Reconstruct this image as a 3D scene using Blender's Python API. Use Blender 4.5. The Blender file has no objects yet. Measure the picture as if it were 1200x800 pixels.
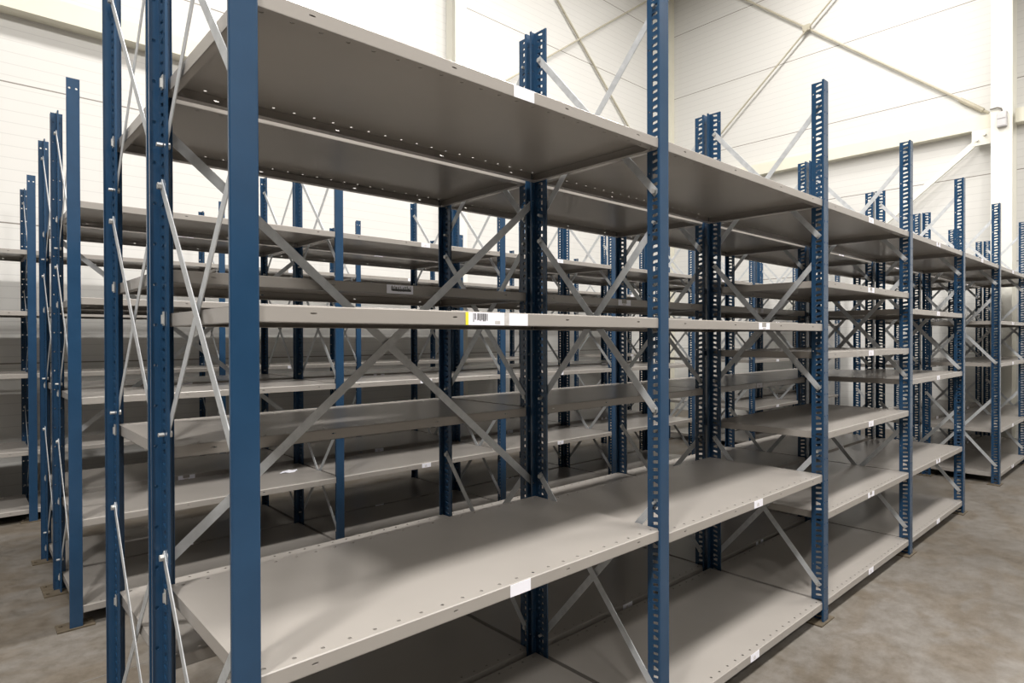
import bpy, math, random
from mathutils import Matrix, Vector
random.seed(4)
SC = bpy.context.scene
COL = SC.collection

# ------------------------------------------------------------------ materials
def nodes(name):
    m = bpy.data.materials.new(name); m.use_nodes = True
    nt = m.node_tree
    return m, nt, nt.nodes['Principled BSDF']
def setp(b, col=None, rough=None, metal=None, spec=None):
    if col is not None: b.inputs['Base Color'].default_value = (*col, 1)
    if rough is not None: b.inputs['Roughness'].default_value = rough
    if metal is not None: b.inputs['Metallic'].default_value = metal
    if spec is not None: b.inputs['Specular IOR Level'].default_value = spec
def tex(nt, kind, coord='Object', scale=5.0, detail=4.0, vec=None, **kw):
    tc = nt.nodes.new('ShaderNodeTexCoord')
    n = nt.nodes.new(kind)
    if 'Scale' in n.inputs: n.inputs['Scale'].default_value = scale
    if 'Detail' in n.inputs: n.inputs['Detail'].default_value = detail
    src = tc.outputs[coord]
    if vec:
        mp = nt.nodes.new('ShaderNodeMapping'); mp.inputs['Scale'].default_value = vec
        nt.links.new(src, mp.inputs['Vector']); src = mp.outputs['Vector']
    nt.links.new(src, n.inputs['Vector'])
    return n
def ramp(nt, fac, stops):
    r = nt.nodes.new('ShaderNodeValToRGB')
    e = r.color_ramp.elements
    while len(e) < len(stops): e.new(0.5)
    for i, (p, c) in enumerate(stops):
        e[i].position = p; e[i].color = (*c, 1) if len(c) == 3 else c
    nt.links.new(fac, r.inputs['Fac'])
    return r
def noisy(name, c1, c2, rough, metal=0.0, scale=6, spec=0.5, r2=None, vec=None, coord='Object', bump=0.0):
    m, nt, b = nodes(name)
    n = tex(nt, 'ShaderNodeTexNoise', coord, scale, 5, vec)
    r = ramp(nt, n.outputs['Fac'], [(0.3, c1), (0.7, c2)])
    nt.links.new(r.outputs['Color'], b.inputs['Base Color'])
    setp(b, None, rough, metal, spec)
    if r2 is not None:
        rr = ramp(nt, n.outputs['Fac'], [(0.3, (rough,)*3), (0.7, (r2,)*3)])
        nt.links.new(rr.outputs['Color'], b.inputs['Roughness'])
    if bump:
        bn = nt.nodes.new('ShaderNodeBump'); bn.inputs['Strength'].default_value = bump
        bn.inputs['Distance'].default_value = 0.002
        n2 = tex(nt, 'ShaderNodeTexNoise', coord, scale * 8, 3)
        nt.links.new(n2.outputs['Fac'], bn.inputs['Height'])
        nt.links.new(bn.outputs['Normal'], b.inputs['Normal'])
    return m

M_BLUE = noisy('blue_paint', (0.0135, 0.046, 0.100), (0.017, 0.055, 0.117), 0.25, scale=9, bump=0.06)
M_SHELF = noisy('grey_shelf_paint', (0.305, 0.285, 0.263), (0.325, 0.304, 0.282), 0.27, scale=3, spec=0.5)
M_GALV = noisy('galvanised_steel', (0.45, 0.47, 0.49), (0.57, 0.59, 0.61), 0.45, metal=0.45, scale=40, r2=0.55)
M_BOLT = noisy('zinc_bolt', (0.5, 0.5, 0.49), (0.6, 0.6, 0.59), 0.45, metal=0.7, scale=30)
M_PLATE = noisy('dull_base_plate', (0.085, 0.068, 0.046), (0.14, 0.112, 0.078), 0.6, metal=0.2, scale=25)
M_PAPER = noisy('white_paper', (0.84, 0.84, 0.92), (0.87, 0.87, 0.95), 0.6, scale=30)
M_INK = noisy('black_ink', (0.03, 0.03, 0.03), (0.06, 0.06, 0.06), 0.6, scale=30)
M_GREYINK = noisy('faded_print', (0.45, 0.43, 0.42), (0.6, 0.58, 0.57), 0.6, scale=60)
M_YELLOW = noisy('yellow_paper', (0.80, 0.72, 0.03), (0.85, 0.77, 0.05), 0.6, scale=30)
M_STEELW = noisy('cream_steel', (0.70, 0.69, 0.63), (0.73, 0.72, 0.66), 0.5, scale=4)
M_RAIL = noisy('cream_rail_steel', (0.66, 0.64, 0.54), (0.69, 0.67, 0.57), 0.5, scale=4)
M_ROD = noisy('brace_rod_steel', (0.40, 0.37, 0.29), (0.46, 0.43, 0.34), 0.5, scale=8)
M_BOX = noisy('grey_plastic', (0.48, 0.47, 0.48), (0.54, 0.53, 0.54), 0.5, scale=20)
M_CABLE = noisy('dark_conduit', (0.12, 0.11, 0.10), (0.16, 0.15, 0.14), 0.5, scale=20)

# wall cladding: micro-ribbed steel panels 1.19 m high with a dark joint between panels
def wall_mat():
    m, nt, b = nodes('ribbed_wall_cladding')
    geo = nt.nodes.new('ShaderNodeNewGeometry')
    sep = nt.nodes.new('ShaderNodeSeparateXYZ'); nt.links.new(geo.outputs['Position'], sep.inputs[0])
    def math_(op, a, bb=None):
        n = nt.nodes.new('ShaderNodeMath'); n.operation = op
        for i, v in enumerate((a, bb)):
            if v is None: continue
            if isinstance(v, (int, float)): n.inputs[i].default_value = v
            else: nt.links.new(v, n.inputs[i])
        return n.outputs[0]
    z = sep.outputs['Z']
    j = math_('MODULO', math_('ADD', z, 2.3229), 1.1460)      # 0 at a joint
    joint = math_('LESS_THAN', j, 0.011)
    rb = math_('MODULO', math_('ADD', z, 10.0), 0.0955)
    groove = math_('LESS_THAN', rb, 0.007)
    mx = nt.nodes.new('ShaderNodeMix'); mx.data_type = 'RGBA'
    mx.inputs['A'].default_value = (0.63, 0.625, 0.605, 1); mx.inputs['B'].default_value = (0.55, 0.545, 0.53, 1)
    nt.links.new(groove, mx.inputs['Factor'])
    mx2 = nt.nodes.new('ShaderNodeMix'); mx2.data_type = 'RGBA'
    nt.links.new(mx.outputs['Result'], mx2.inputs['A']); mx2.inputs['B'].default_value = (0.22, 0.20, 0.18, 1)
    nt.links.new(joint, mx2.inputs['Factor'])
    nt.links.new(mx2.outputs['Result'], b.inputs['Base Color'])
    setp(b, None, 0.45, 0, 0.4)
    return m
M_WALL = wall_mat()

def floor_mat():
    m, nt, b = nodes('worn_concrete_floor')
    n1 = tex(nt, 'ShaderNodeTexNoise', 'Object', 0.55, 8)
    n2 = tex(nt, 'ShaderNodeTexNoise', 'Object', 11.0, 14)
    n2.inputs['Roughness'].default_value = 0.78
    n3 = tex(nt, 'ShaderNodeTexNoise', 'Object', 2.2, 10, (1, 1.5, 1)); n3.inputs['Distortion'].default_value = 1.2
    r1 = ramp(nt, n1.outputs['Fac'], [(0.32, (0.130, 0.119, 0.105)), (0.68, (0.205, 0.191, 0.174))])
    r2 = ramp(nt, n2.outputs['Fac'], [(0.34, (0.62, 0.59, 0.54)), (0.60, (1.0, 1.0, 1.0))])
    r3 = ramp(nt, n3.outputs['Fac'], [(0.40, (0.84, 0.78, 0.70)), (0.58, (1.0, 1.0, 1.0))])
    mu = nt.nodes.new('ShaderNodeMix'); mu.data_type = 'RGBA'; mu.blend_type = 'MULTIPLY'; mu.inputs['Factor'].default_value = 1
    nt.links.new(r1.outputs['Color'], mu.inputs['A']); nt.links.new(r2.outputs['Color'], mu.inputs['B'])
    mu2 = nt.nodes.new('ShaderNodeMix'); mu2.data_type = 'RGBA'; mu2.blend_type = 'MULTIPLY'; mu2.inputs['Factor'].default_value = 1
    nt.links.new(mu.outputs['Result'], mu2.inputs['A']); nt.links.new(r3.outputs['Color'], mu2.inputs['B'])
    nt.links.new(mu2.outputs['Result'], b.inputs['Base Color'])
    rr = ramp(nt, n2.outputs['Fac'], [(0.3, (0.42,)*3), (0.7, (0.62,)*3)])
    nt.links.new(rr.outputs['Color'], b.inputs['Roughness'])
    bn = nt.nodes.new('ShaderNodeBump'); bn.inputs['Strength'].default_value = 0.08; bn.inputs['Distance'].default_value = 0.01
    nt.links.new(n2.outputs['Fac'], bn.inputs['Height']); nt.links.new(bn.outputs['Normal'], b.inputs['Normal'])
    setp(b, None, None, 0, 0.4)
    return m
M_FLOOR = floor_mat()
M_CEIL = noisy('ceiling_sheet', (0.62, 0.61, 0.58), (0.66, 0.65, 0.62), 0.6, scale=2)

# ------------------------------------------------------------------ mesh helper
class MB:
    def __init__(s): s.v = []; s.f = []; s.m = []
    def face(s, pts, mi=0):
        i = len(s.v); s.v += [tuple(p) for p in pts]; s.f.append(tuple(range(i, i + len(pts)))); s.m.append(mi)
    def box(s, x0, x1, y0, y1, z0, z1, mi=0):
        i = len(s.v)
        s.v += [(x, y, z) for z in (z0, z1) for y in (y0, y1) for x in (x0, x1)]
        for q in ((0,2,3,1), (4,5,7,6), (0,1,5,4), (2,6,7,3), (0,4,6,2), (1,3,7,5)):
            s.f.append(tuple(i + k for k in q)); s.m.append(mi)
    def prism(s, sec, fn, a, b, mi=0):                # closed section (list of 2D) swept between a and b
        n = len(sec); i = len(s.v)
        s.v += [fn(p, a) for p in sec] + [fn(p, b) for p in sec]
        for k in range(n):
            s.f.append((i + k, i + (k + 1) % n, i + n + (k + 1) % n, i + n + k)); s.m.append(mi)
        s.f.append(tuple(i + k for k in reversed(range(n)))); s.m.append(mi)
        s.f.append(tuple(i + n + k for k in range(n))); s.m.append(mi)
    def cyl(s, a, b, r, n=8, mi=0):
        a = Vector(a); b = Vector(b); d = (b - a).normalized()
        u = d.orthogonal().normalized(); w = d.cross(u)
        sec = [(r * math.cos(2 * math.pi * k / n), r * math.sin(2 * math.pi * k / n)) for k in range(n)]
        s.prism(sec, lambda p, o: tuple(o + u * p[0] + w * p[1]), a, b, mi)
    def strip(s, a, b, width, thick, nrm, mi=0):      # flat bar from a to b lying in the plane normal to nrm
        a = Vector(a); b = Vector(b); n = Vector(nrm).normalized(); d = (b - a).normalized(); w = d.cross(n)
        sec = [(-width/2, -thick/2), (width/2, -thick/2), (width/2, thick/2), (-width/2, thick/2)]
        s.prism(sec, lambda p, o: tuple(o + w * p[0] + n * p[1]), a, b, mi)
    def sheet(s, cells, fn, t, mi=0, edges=True):
        """flat sheet of thickness t made of rectangles (u0,u1,v0,v1,hole); hole = 8 points or None; fn(u,v,w)->xyz"""
        for (u0, u1, v0, v1, hole) in cells:
            o = [(u0, v0), ((u0+u1)/2, v0), (u1, v0), (u1, (v0+v1)/2), (u1, v1), ((u0+u1)/2, v1), (u0, v1), (u0, (v0+v1)/2)]
            if hole is None:
                c = [o[0], o[2], o[4], o[6]]
                s.face([fn(*p, 0) for p in c], mi); s.face([fn(*p, t) for p in reversed(c)], mi)
            else:
                i = len(s.v)
                s.v += [fn(*p, w) for w in (0, t) for p in o] + [fn(*p, w) for w in (0, t) for p in hole]
                for k in range(8):
                    l = (k + 1) % 8
                    for q in ((i+k, i+l, i+16+l, i+16+k), (i+8+l, i+8+k, i+24+k, i+24+l), (i+16+k, i+16+l, i+24+l, i+24+k)):
                        s.f.append(q); s.m.append(mi)
        if edges:
            U0 = min(c[0] for c in cells); U1 = max(c[1] for c in cells); V0 = min(c[2] for c in cells); V1 = max(c[3] for c in cells)
            for (p, q) in (((U0, V0), (U1, V0)), ((U1, V0), (U1, V1)), ((U1, V1), (U0, V1)), ((U0, V1), (U0, V0))):
                s.face([fn(*p, 0), fn(*p, t), fn(*q, t), fn(*q, 0)], mi)
    def mesh(s, name, mats):
        me = bpy.data.meshes.new(name); me.from_pydata(s.v, [], s.f)
        for m in (mats if isinstance(mats, (list, tuple)) else [mats]): me.materials.append(m)
        me.polygons.foreach_set('material_index', s.m)
        me.validate(); me.update()
        return me
def circ(u, v, r, rv=None):
    rv = rv or r
    return [(u + r * c, v + rv * d) for (c, d) in ((-.72,-.72), (0,-1), (.72,-.72), (1,0), (.72,.72), (0,1), (-.72,.72), (-1,0))]
def put(name, me, parent=None, loc=(0,0,0), rz=0.0):
    o = bpy.data.objects.new(name, me); COL.objects.link(o)
    o.location = loc; o.rotation_euler = (0, 0, rz); o.parent = parent
    return o
def structure(name, b, mats):
    o = put(name, b.mesh(name, mats)); o['kind'] = 'structure'; return o
def thing(name, label, cat, loc, group=None):
    o = put(name, None, None, loc); o['label'] = label; o['category'] = cat
    if group: o['group'] = group
    return o

# ------------------------------------------------------------------ dimensions (metres)
W = 1.30            # bay width between upright centres
D = 0.59            # depth of a bay over both flanges
H = 2.50            # upright height
T = 0.032           # shelf edge height
PL = 0.007          # base plate thickness

# upright with T section: flange outer face at y=0, web running to +y, base at z=PL
def upright_mesh(kind):
    b = MB(); z0 = PL; n = 100; p = (H - z0) / n
    # web, two halves: slotted band beside the flange and plain band with small round holes
    yA, yB, yC = 0.004, 0.049, 0.064
    c1 = []; c2 = []
    for k in range(n):
        v0 = z0 + k * p; v1 = v0 + p; vm = (v0 + v1) / 2
        big = k % 4 == 1
        h = 0.0060; e = 0.003
        u0, um, u1 = 0.0185, 0.0315, 0.0450
        if big:
            hole = [(u0+.004, vm-h), (um, vm-h), (u1, vm-h-e), (u1, vm), (u1, vm+h+.003), (um+.004, vm+h+.003), (um, vm+h), (u0+.004, vm+h*.6)]
        else:
            hole = [(u0, vm-h+e), (um, vm-h), (u1, vm-h-e*.6), (u1, vm), (u1-.002, vm+h-e), (um, vm+h-.001), (u0, vm+h), (u0, vm)]
        c1.append((yA, yB, v0, v1, hole))
    for k in range(n // 4):
        v0 = z0 + k * 4 * p; v1 = v0 + 4 * p
        c2.append((yB, yC, v0, v1, circ(0.0565, v0 + 2 * p, 0.0032) if k % 2 == 0 else None))
    fn = lambda u, v, w: (-0.003 + w, u, v)
    b.sheet(c1, fn, 0.006); b.sheet(c2, fn, 0.006)
    # flange
    if kind == 'plain' or kind == 'front':
        top = H - 0.10 if kind == 'plain' else H
        r = 0.0035; x = 0.0255; sec = []
        for (cx, a0) in ((-x + r, 180), (x - r, 270)):
            for a in (0, 30, 60, 90):
                t = math.radians(a0 + a); sec.append((cx + r * math.cos(t), r + r * math.sin(t)))
        sec += [(x, 0.009), (x - .002, 0.009), (x - .002, 0.0055), (-x + .002, 0.0055), (-x + .002, 0.009), (-x, 0.009)]
        b.prism(sec, lambda q, z: (q[0], q[1], z), z0, H - 0.09)
        cells = [(-.0255, 0, H-.09, H, circ(-.013, H - .045, .005)), (0, .0255, H-.09, H, circ(.013, H - .045, .005))]
        b.sheet(cells, lambda u, v, w: (u, 0.001 + w, v), 0.004)
    else:
        cells = []
        hr = 0.0045
        for k in range(25):
            v0 = z0 + k * (H - z0) / 25; v1 = z0 + (k + 1) * (H - z0) / 25
            for sgn in (-1, 1):
                u0, u1 = (-.0255, 0) if sgn < 0 else (0, .0255)
                cells.append((u0, u1, v0, v1, circ(sgn * .0140, (v0 + v1) / 2, hr)))
        b.sheet(cells, lambda u, v, w: (u, w, v), 0.004)
        for sgn in (-1, 1):                           # rolled edge returns
            b.box(min(sgn*.0255, sgn*.0235), max(sgn*.0255, sgn*.0235), 0.004, 0.009, z0, H)
    return b.mesh('upright', M_BLUE)
ME_UP_PLAIN = upright_mesh('plain')
ME_UP_HOLES = upright_mesh('holes')

def plate_mesh():
    b = MB(); b.box(-.072, .072, -.010, .084, 0, PL)
    for x in (-.055, .055): b.cyl((x, .05, PL), (x, .05, PL + .006), .007, 6)
    return b.mesh('base_plate', M_PLATE)
ME_PLATE = plate_mesh()

# pressed steel shelf, left end at x=0, front face at y=0, top at z=0
SW = W - 0.020; SD = D - 0.012
def shelf_mesh():
    b = MB(); t = 0.0016; n = 22; p = SW / n; e = 0.04; ch = 0.0022
    for (v0, v1, vh) in ((ch, e, 0.021), (SD - e, SD - ch, SD - 0.021)):
        cells = [(k*p, (k+1)*p, v0, v1, circ((k+.5)*p, vh, 0.0045)) for k in range(n)]
        b.sheet(cells, lambda u, v, w: (u, v, -w), t, edges=False)
    b.sheet([(0, SW, e, SD - e, None)], lambda u, v, w: (u, v, -w), t, edges=False)
    # rounded bend at front and rear
    b.face([(0, ch, 0), (SW, ch, 0), (SW, 0, -ch), (0, 0, -ch)])
    b.face([(0, SD - ch, 0), (0, SD, -ch), (SW, SD, -ch), (SW, SD - ch, 0)])
    # front and rear edge faces with a few keyhole slots
    for (y, s) in ((0.0, 1), (SD, -1)):
        xs = [0, .10, .14, .44, .48, .82, .86, SW - .14, SW - .10, SW]
        cells = [(a, c, -T, -ch, circ((a+c)/2, -.014, .0075, .0018) if i % 2 == 1 else None) for i, (a, c) in enumerate(zip(xs, xs[1:]))]
        b.sheet(cells, lambda u, v, w, y=y, s=s: (u, y + s * w, v), t, edges=False)
    # lower lips, perforated like the top
    for (v0, v1, vh) in ((0.0, 0.030, 0.017), (SD - 0.024, SD, None)):
        cells = [(k*p, (k+1)*p, v0, v1, circ((k+.5)*p, vh, 0.0045) if vh else None) for k in range(n)]
        b.sheet(cells, lambda u, v, w: (u, v, -T + w), t)
    # inner return of the front lip, end flanges and their lips
    for (x0, x1, l0, l1) in ((0, t, 0, .018), (SW - t, SW, SW - .018, SW)):
        b.box(x0, x1, 0.002, SD - 0.002, -T, -.0004)
        b.box(l0, l1, 0.030, SD - 0.024, -T, -T + t)
    return b.mesh('shelf', M_SHELF)
ME_SHELF = shelf_mesh()

def label_mesh(kind):
    b = MB(); t = 0.0008
    if kind == 'small':                                # white ticket with a short faded code
        b.box(-.035, .035, -t, 0, -.014, .014)
        for k, x in enumerate((-.012, -.006, .000)):
            b.box(x, x + .0035, -t-.0003, -t, -.010, .002 + .003 * (k % 2), 2)
    elif kind == 'plain':
        b.box(-.035, .035, -t, 0, -.015, .015)
    elif kind == 'twin':                               # two stickers with a torn grey gap
        b.box(-.046, -.020, -t, 0, -.013, .013); b.box(.016, .046, -t, 0, -.013, .013)
        b.box(-.020, .016, -t*.6, 0, -.013, -.004); b.box(-.014, .010, -t*.6-.0003, -t*.6, -.012, -.006, 2)
    elif kind == 'barcode':                            # yellow edged barcode label with bare sticker to its right
        b.box(-.100, -.092, -t, 0, -.0150, .0150, 3)
        b.box(-.092, .020, -t, 0, -.0150, .0150)
        rnd = random.Random(7); x = -.078
        while x < -.030:
            w = rnd.choice((.0012, .002, .0032)); b.box(x, x + w, -t-.0003, -t, -.002 - rnd.random()*.006, .0125, 1); x += w + rnd.choice((.0015, .0025, .004))
        b.box(-.010, .006, -t-.0003, -t, -.012, -.004, 2)
        b.box(.036, .100, -t, 0, -.0150, .0150)
        b.box(.020, .036, -t*.6, 0, -.0150, .0150, 2)
    elif kind == 'torn':                               # half torn barcode ticket
        b.box(-.050, .050, -t, 0, -.014, .014)
        rnd = random.Random(3); x = -.034
        while x < .040:
            w = rnd.choice((.0014, .002, .003)); lo = -.008 + abs(x) * .1
            b.box(x, x + w, -t-.0003, -t, lo, .004 + rnd.random() * .008, 1); x += w + rnd.choice((.001, .002, .0035))
        b.box(-.03, .042, -t-.0005, -t-.0003, -.006, .001, 1)
    return b.mesh('shelf_label', [M_PAPER, M_INK, M_GREYINK, M_YELLOW])
ME_LAB = {k: label_mesh(k) for k in ('small', 'plain', 'twin', 'barcode', 'torn')}
def clip_mesh():
    b = MB(); b.box(-.006, -.0042, 0, .016, -.030, .004); b.box(-.010, -.006, .004, .011, -.026, -.004); return b.mesh('shelf_clip', M_BOLT)
ME_CLIP = clip_mesh()

# diagonal braces of a side frame (in the plane of the webs)
YF, YR = 0.034, D - 0.034
PAN = [(0.17, 0.785), (1.085, 1.69), (1.79, 2.385)]
def brace_mesh(z0, z1, side):
    b = MB(); x = side * 0.0047
    a = Vector((x, YF, z0)); c = Vector((x, YR, z1)); d = (c - a).normalized()
    b.strip(a - d * .012, c + d * .012, .024, .0022, (1, 0, 0))
    for q in (a, c):
        b.cyl((q.x - .0015, q.y, q.z), (q.x - .010 * 1, q.y, q.z), .0085, 6, 1) if side < 0 else b.cyl((q.x + .0015, q.y, q.z), (q.x + .009, q.y, q.z), .0085, 6, 1)
        if side > 0: b.cyl((-.0032, q.y, q.z), (-.016, q.y, q.z), .005, 8, 1)
    m = b.mesh('diagonal_brace', [M_GALV, M_BOLT])
    return m
ME_BR = []
for (a, c) in PAN:
    ME_BR += [brace_mesh(a, c, -1), brace_mesh(c, a, 1)]
def back_brace_mesh(up):
    b = MB(); y = D + 0.006 if up else D + 0.0125
    z0, z1 = (0.755, 1.845) if up else (1.845, 0.755)
    a = Vector((0.004, y, z0)); c = Vector((W - 0.004, y, z1))
    b.strip(a, c, .026, .0022, (0, 1, 0))
    for q in (a, c): b.cyl((q.x, q.y - .003, q.z), (q.x, q.y + .003, q.z), .008, 6, 1)
    return b.mesh('back_brace', [M_GALV, M_BOLT])
ME_BB = [back_brace_mesh(True), back_brace_mesh(False)]

# ------------------------------------------------------------------ rows of shelving
def frame(bay, x, front_me, rear_me):
    for (me, y, rz) in ((front_me, 0.0, 0.0), (rear_me, D, math.pi)):
        u = put('upright', me, bay, (x, y, 0), rz); u['label'] = 'dark blue slotted steel upright'
        pt = put('base_plate', ME_PLATE, u); pt['label'] = 'brownish steel foot plate'
    for me in ME_BR:
        c = put('diagonal_brace', me, bay, (x, 0, 0)); c['label'] = 'galvanised flat bar brace'
def shelf(bay, z, labs, clips):
    s = put('shelf', ME_SHELF, bay, (0.010, 0.0065, z)); s['label'] = 'light grey pressed steel shelf'
    for (k, x) in labs:
        l = put('shelf_label', ME_LAB[k], s, (x - 0.010, -0.0002, -0.0165))
        l['label'] = {'small': 'small white ticket', 'plain': 'blank white ticket', 'twin': 'pair of white tickets', 'barcode': 'white barcode label with yellow edge and a blank sticker beside it', 'torn': 'torn black and white barcode ticket'}[k]
    if clips:
        for y in (0.030, SD - 0.046): put('shelf_clip', ME_CLIP, s, (-0.010, y, 0.0))
ORD = ['first', 'second', 'third', 'fourth', 'fifth', 'sixth', 'seventh', 'eighth']

def build_row(y0, x0, k0, k1, levels, passage, rowname, extra, group, labs, plain=lambda k: (True, False), backs=(0,), wall_row=False, last=True):
    for k in range(k0, k1):
        i = k - k0
        lab = extra.get(k) or f'{ORD[i]} bay from the left in the {rowname}'
        bay = thing('shelving_bay', lab, 'shelving', (x0 + k * W, y0, 0), group)
        frame(bay, 0.0, *[ME_UP_PLAIN if q else ME_UP_HOLES for q in plain(k)])
        if k == k1 - 1: frame(bay, W, *[ME_UP_PLAIN if q else ME_UP_HOLES for q in plain(k + 1)])
        lv = levels.get(k, levels[None])
        for j, z in enumerate(lv):
            shelf(bay, z, labs.get((k, j), [('small' if (j + k) % 3 else 'twin', 0.62)] if (k, j) not in labs else []), k == 0)
        if k in backs:
            for me in ME_BB: put('back_brace', me, bay)['label'] = 'galvanised flat bar cross brace'

G = 'grey and blue shelving bays'
A1lab = {(0,0): [('plain', .69)], (0,1): [('barcode', .60)], (0,2): [('plain', .673)], (0,3): [],
         (1,0): [], (1,1): [('twin', .70)], (1,2): [('small', .65)], (1,3): [('small', .62)]}
build_row(0.0, 0.0, 0, 7, {None: [1.95, 1.46, 1.08, .49, .095],
        0: [1.952, 1.381, .705, .095], 1: [1.952, 1.379, .684, .095], 2: [1.952, 1.583, 1.25, .875, .50, .095],
        3: [1.952, 1.49, 1.06, .50, .095], 4: [1.952]}, 4, 'nearest row', {
        0: 'nearest shelving bay, closest to the camera, with the yellow-edged barcode label',
        1: 'second bay of the nearest row, its wide low shelf just right of the nearest bay',
        2: 'third bay of the nearest row, with six closely spaced grey shelves',
        3: 'fourth bay of the nearest row, last before the open cross passage',
        4: 'bay of the nearest row with only a top shelf bridging the cross passage',
        5: 'bay of the nearest row just beyond the cross passage',
        6: 'last bay of the nearest row, half hidden behind the bay beyond the passage'},
        'bays of the nearest row', A1lab, plain=lambda k: (k < 2, False))
A2lab = {(0,1): [('torn', .705)], (1,1): [('twin', .60)], (0,0): [], (1,0): [], (2,0): [], (0,2): [], (1,2): [], (0,3): [], (1,3): []}
build_row(0.61, 0.0, 0, 7, {None: [1.952, 1.495, 1.045, .505, .095], 4: [1.952]}, 4, 'row standing back to back with the nearest row', {
        0: 'bay directly behind the nearest bay, with a torn barcode ticket on its upper shelf',
        4: 'bridging bay over the cross passage, right behind the front bridging bay'},
        'bays backing onto the nearest row', A2lab, plain=lambda k: (False, True), backs=())
build_row(2.28, 0.03, 0, 7, {None: [1.952, 1.51, 1.05, .49, .095], 4: [1.952]}, 4, 'middle row across the first aisle', {
        0: 'left end bay of the middle row, its plain blue post standing alone left of centre',
        4: 'bridging bay of the middle row over the cross passage'},
        'bays of the middle row across the first aisle', {(0, j): [] for j in range(5)})
build_row(2.89, 0.03, 0, 7, {None: [1.952, 1.505, 1.06, .51, .095], 4: [1.952]}, 4, 'row backing onto the middle row', {
        0: 'left end bay directly behind the plain blue end post of the middle row',
        4: 'bridging bay behind the middle row over the cross passage'},
        'bays backing onto the middle row', {}, plain=lambda k: (False, True), backs=())
build_row(4.49, 0.05, -1, 6, {None: [1.96, 1.52, 1.07, .515, .095], 4: [1.96]}, 4, 'far row along the back wall', {
        -1: 'bay of the far wall row cut by the left picture edge',
        0: 'far row bay by the back wall, just right of its leftmost visible plain post',
        4: 'bridging bay of the far wall row over the cross passage'},
        'bays of the far row along the back wall', {(k, j): [] for k in (-1, 0) for j in range(5)}, backs=())

# torn scrap of paper left on a shelf of the middle row
b = MB(); rnd = random.Random(11); n = 14; ring = []
for k in range(n):
    a = 2 * math.pi * k / n; q = .75 + .4 * rnd.random()
    ring.append((.058 * q * math.cos(a), .040 * q * math.sin(a), .0012 + .010 * rnd.random() * (k % 2)))
for k in range(n):
    b.face([(0, 0, .004), ring[k], ring[(k + 1) % n]]); b.face([(0, 0, .003), ring[(k + 1) % n], ring[k]][::1])
o = put('paper_scrap', b.mesh('paper_scrap', M_PAPER), None, (1.165, 2.64, 0.4902))
o['label'] = 'crumpled white scrap of paper on a lower shelf of the middle row'; o['category'] = 'paper'

# ------------------------------------------------------------------ setting
XW, YW, ZC = 9.519, 5.351, 8.0
X0, Y0 = -9.0, -8.5
b = MB(); b.box(X0 - .2, XW + .2, Y0 - .2, YW + .2, -.12, 0); structure('floor', b, M_FLOOR)
b = MB(); b.box(X0, XW, YW, YW + .12, 0, ZC); structure('wall_back', b, M_WALL)
b = MB(); b.box(XW, XW + .12, Y0, YW, 0, ZC); structure('wall_right', b, M_WALL)
b = MB(); b.box(X0, XW, Y0 - .12, Y0, 3.4, ZC); structure('wall_front_bounce', b, M_WALL)  # unseen, added to bounce light; open below to keep the low shelves dark
b = MB(); b.box(X0 - .2, XW + .2, Y0 - .2, YW + .2, ZC, ZC + .1); structure('ceiling', b, M_CEIL)
# floor joints (saw cuts filled with dark sealant)
b = MB()
b.box(-.40, -.394, Y0, YW, 0, .0006)
b.box(X0, XW, 1.73, 1.736, 0, .0006)
structure('trim_1', b, M_CABLE)
# columns
b = MB(); y1 = YW - .002; x = 4.464; w = .18; d = .20
b.box(x - w/2, x + w/2, y1 - d, y1 - d + .012, 0, ZC); b.box(x - w/2, x + w/2, y1 - .012, y1, 0, ZC); b.box(x - .004, x + .004, y1 - d + .012, y1 - .012, 0, ZC)
structure('trim_2', b, M_STEELW)
b = MB(); x1 = XW - .002; yc = 0.44
b.box(x1 - .29, x1 - .278, yc - .106, yc + .106, 0, ZC); b.box(x1 - .012, x1, yc - .106, yc + .106, 0, ZC); b.box(x1 - .278, x1 - .012, yc - .005, yc + .005, 0, ZC)
structure('trim_3', b, M_STEELW)
b = MB(); b.box(XW - .10, XW - .002, YW - .07, YW - .002, 0, ZC); structure('trim_4', b, M_RAIL)
# horizontal rails
b = MB()
for (xa, xb) in ((X0, 4.367), (4.56, XW - .11)): b.box(xa, xb, YW - .155, YW - .002, 3.959, 4.132)
structure('trim_5', b, M_RAIL)
b = MB()
for (ya, yb) in ((Y0, yc - .11), (yc + .11, YW - .09)): b.box(XW - .145, XW - .002, ya, yb, 3.968, 4.142)
structure('trim_6', b, M_RAIL)
# wind bracing rods and gussets
b = MB()
b.cyl((5.865, 5.315, 6.905), (8.681, 5.315, 4.477), 0.016, 8)
b.cyl((8.720, 5.285, 7.247), (4.865, 5.285, 4.556), 0.012, 8)
structure('trim_7', b, M_ROD)
b = MB()
b.cyl((9.470, 4.722, 7.676), (9.470, 0.607, 4.183), 0.016, 8)
b.cyl((9.435, 5.167, 4.070), (9.435, 1.815, 6.985), 0.014, 8)
b.cyl((9.470, 0.918, 4.445), (9.470, 0.666, 4.231), 0.028, 8)
b.box(9.425, 9.480, 2.82, 2.93, 6.06, 6.15)
structure('trim_8', b, M_ROD)
b = MB()
b.strip((9.385, 0.575, 3.939), (9.385, 3.232, 1.705), .072, .03, (1, 0, 0))
b.box(9.365, 9.375, yc + .112, 0.767, 3.766, 3.964)
b.cyl((9.365, 0.632, 3.891), (9.341, 0.632, 3.891), .018, 6)
b.cyl((9.365, 0.709, 3.833), (9.341, 0.709, 3.833), .018, 6)
structure('trim_9', b, M_STEELW)

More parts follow.
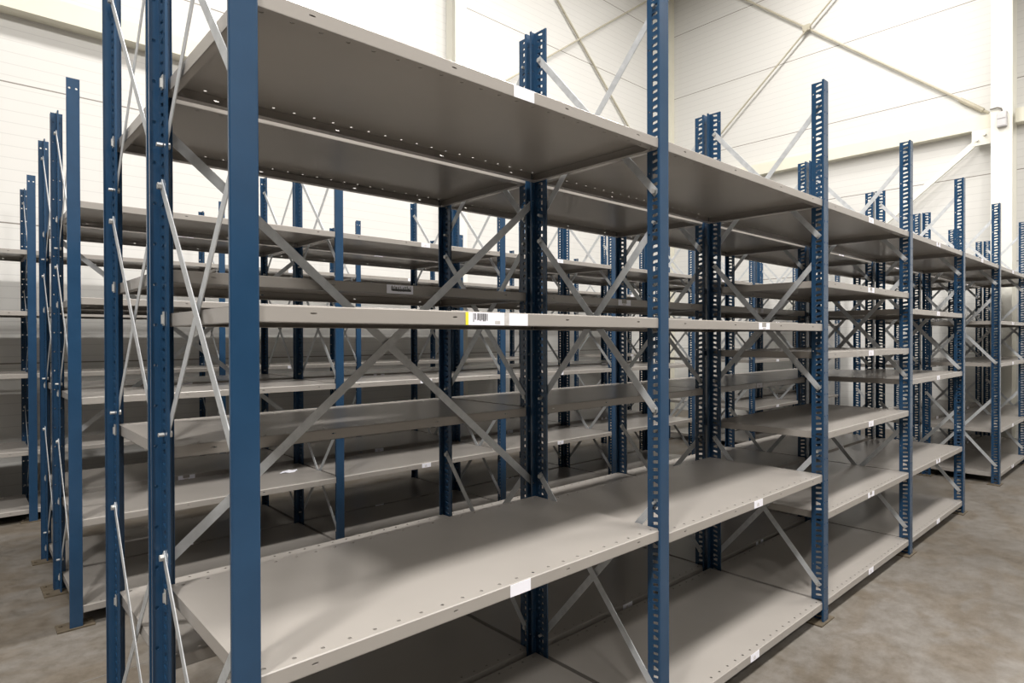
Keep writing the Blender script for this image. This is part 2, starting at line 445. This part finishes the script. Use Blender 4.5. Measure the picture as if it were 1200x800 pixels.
# grey junction box on the column with a short conduit
t = thing('junction_box', 'small grey plastic junction box on the white steel column', 'junction box', (XW - .2925, yc - .01, 3.901))
b = MB(); b.box(-.05, 0, -.048, .048, 0, .185); b.box(-.058, -.05, -.042, .042, .10, .175); b.box(-.058, -.05, -.042, .042, .01, .085)
put('housing', b.mesh('housing', M_BOX), t)
b = MB(); pts = [Vector(p) for p in ((-.02, 0, .185), (-.02, .01, .23), (-.02, .05, .25), (-.02, .12, .245))]
for p, q in zip(pts, pts[1:]): b.cyl(p, q, .009, 8)
put('conduit', b.mesh('conduit', M_CABLE), t)['label'] = 'dark conduit'

# ------------------------------------------------------------------ light
def area(x, y, z, sx, sy, e, col=(1, .962, .915)):
    l = bpy.data.lights.new('ceiling_tube_or_fill', 'AREA'); l.shape = 'RECTANGLE'; l.size = sx; l.size_y = sy; l.energy = e; l.color = col
    o = bpy.data.objects.new('ceiling_tube_or_fill', l); COL.objects.link(o); o.location = (x, y, z)
    return o
E0 = 235
for y, z, ey in ((-5.8, 7.5, .32), (-1.65, 6.0, .72), (2.1, 7.5, .85)):  # first row is fill light added to brighten the shelf fronts
    for x, ex in ((-3.3, 2.2 if y < 0 else .25), (-0.4, .85 if y < 0 else .45), (2.3, 1), (4.9, .75 if y < 0 else .9), (7.2, .5 if y < 0 else .72)):
        area(x, y, z, 1.2 if x > -3 else .7, .8 if x > -3 else .6, E0 * ey * ex)
w = bpy.data.worlds.new('World'); SC.world = w; w.use_nodes = True
bg = w.node_tree.nodes['Background']; bg.inputs['Color'].default_value = (1, .96, .90, 1); bg.inputs['Strength'].default_value = 0.0

# ------------------------------------------------------------------ camera
cx, cy, cz, th, pi_, ro, f = -0.38791, -1.12888, 1.31873, 0.83209, 0.0058, -0.00276, 722.952
fw = Vector((math.cos(th)*math.cos(pi_), math.sin(th)*math.cos(pi_), -math.sin(pi_)))
r = Vector((math.sin(th), -math.cos(th), 0)); u = r.cross(fw)
r2 = r*math.cos(ro) + u*math.sin(ro); u2 = -r*math.sin(ro) + u*math.cos(ro)
cam = bpy.data.cameras.new('camera'); co = bpy.data.objects.new('camera', cam); COL.objects.link(co)
co.matrix_world = Matrix(((r2.x, u2.x, -fw.x, cx), (r2.y, u2.y, -fw.y, cy), (r2.z, u2.z, -fw.z, cz), (0, 0, 0, 1)))
cam.sensor_width = 36; cam.lens = f / 1200 * 36; cam.clip_start = .02
SC.camera = co
vs = SC.view_settings; vs.view_transform = 'Standard'; vs.look = 'None'; vs.gamma = 1; vs.use_curve_mapping = False
vs.exposure = 0.25
SC.cycles.use_denoising = True
SC.cycles.max_bounces = 8; SC.cycles.diffuse_bounces = 5
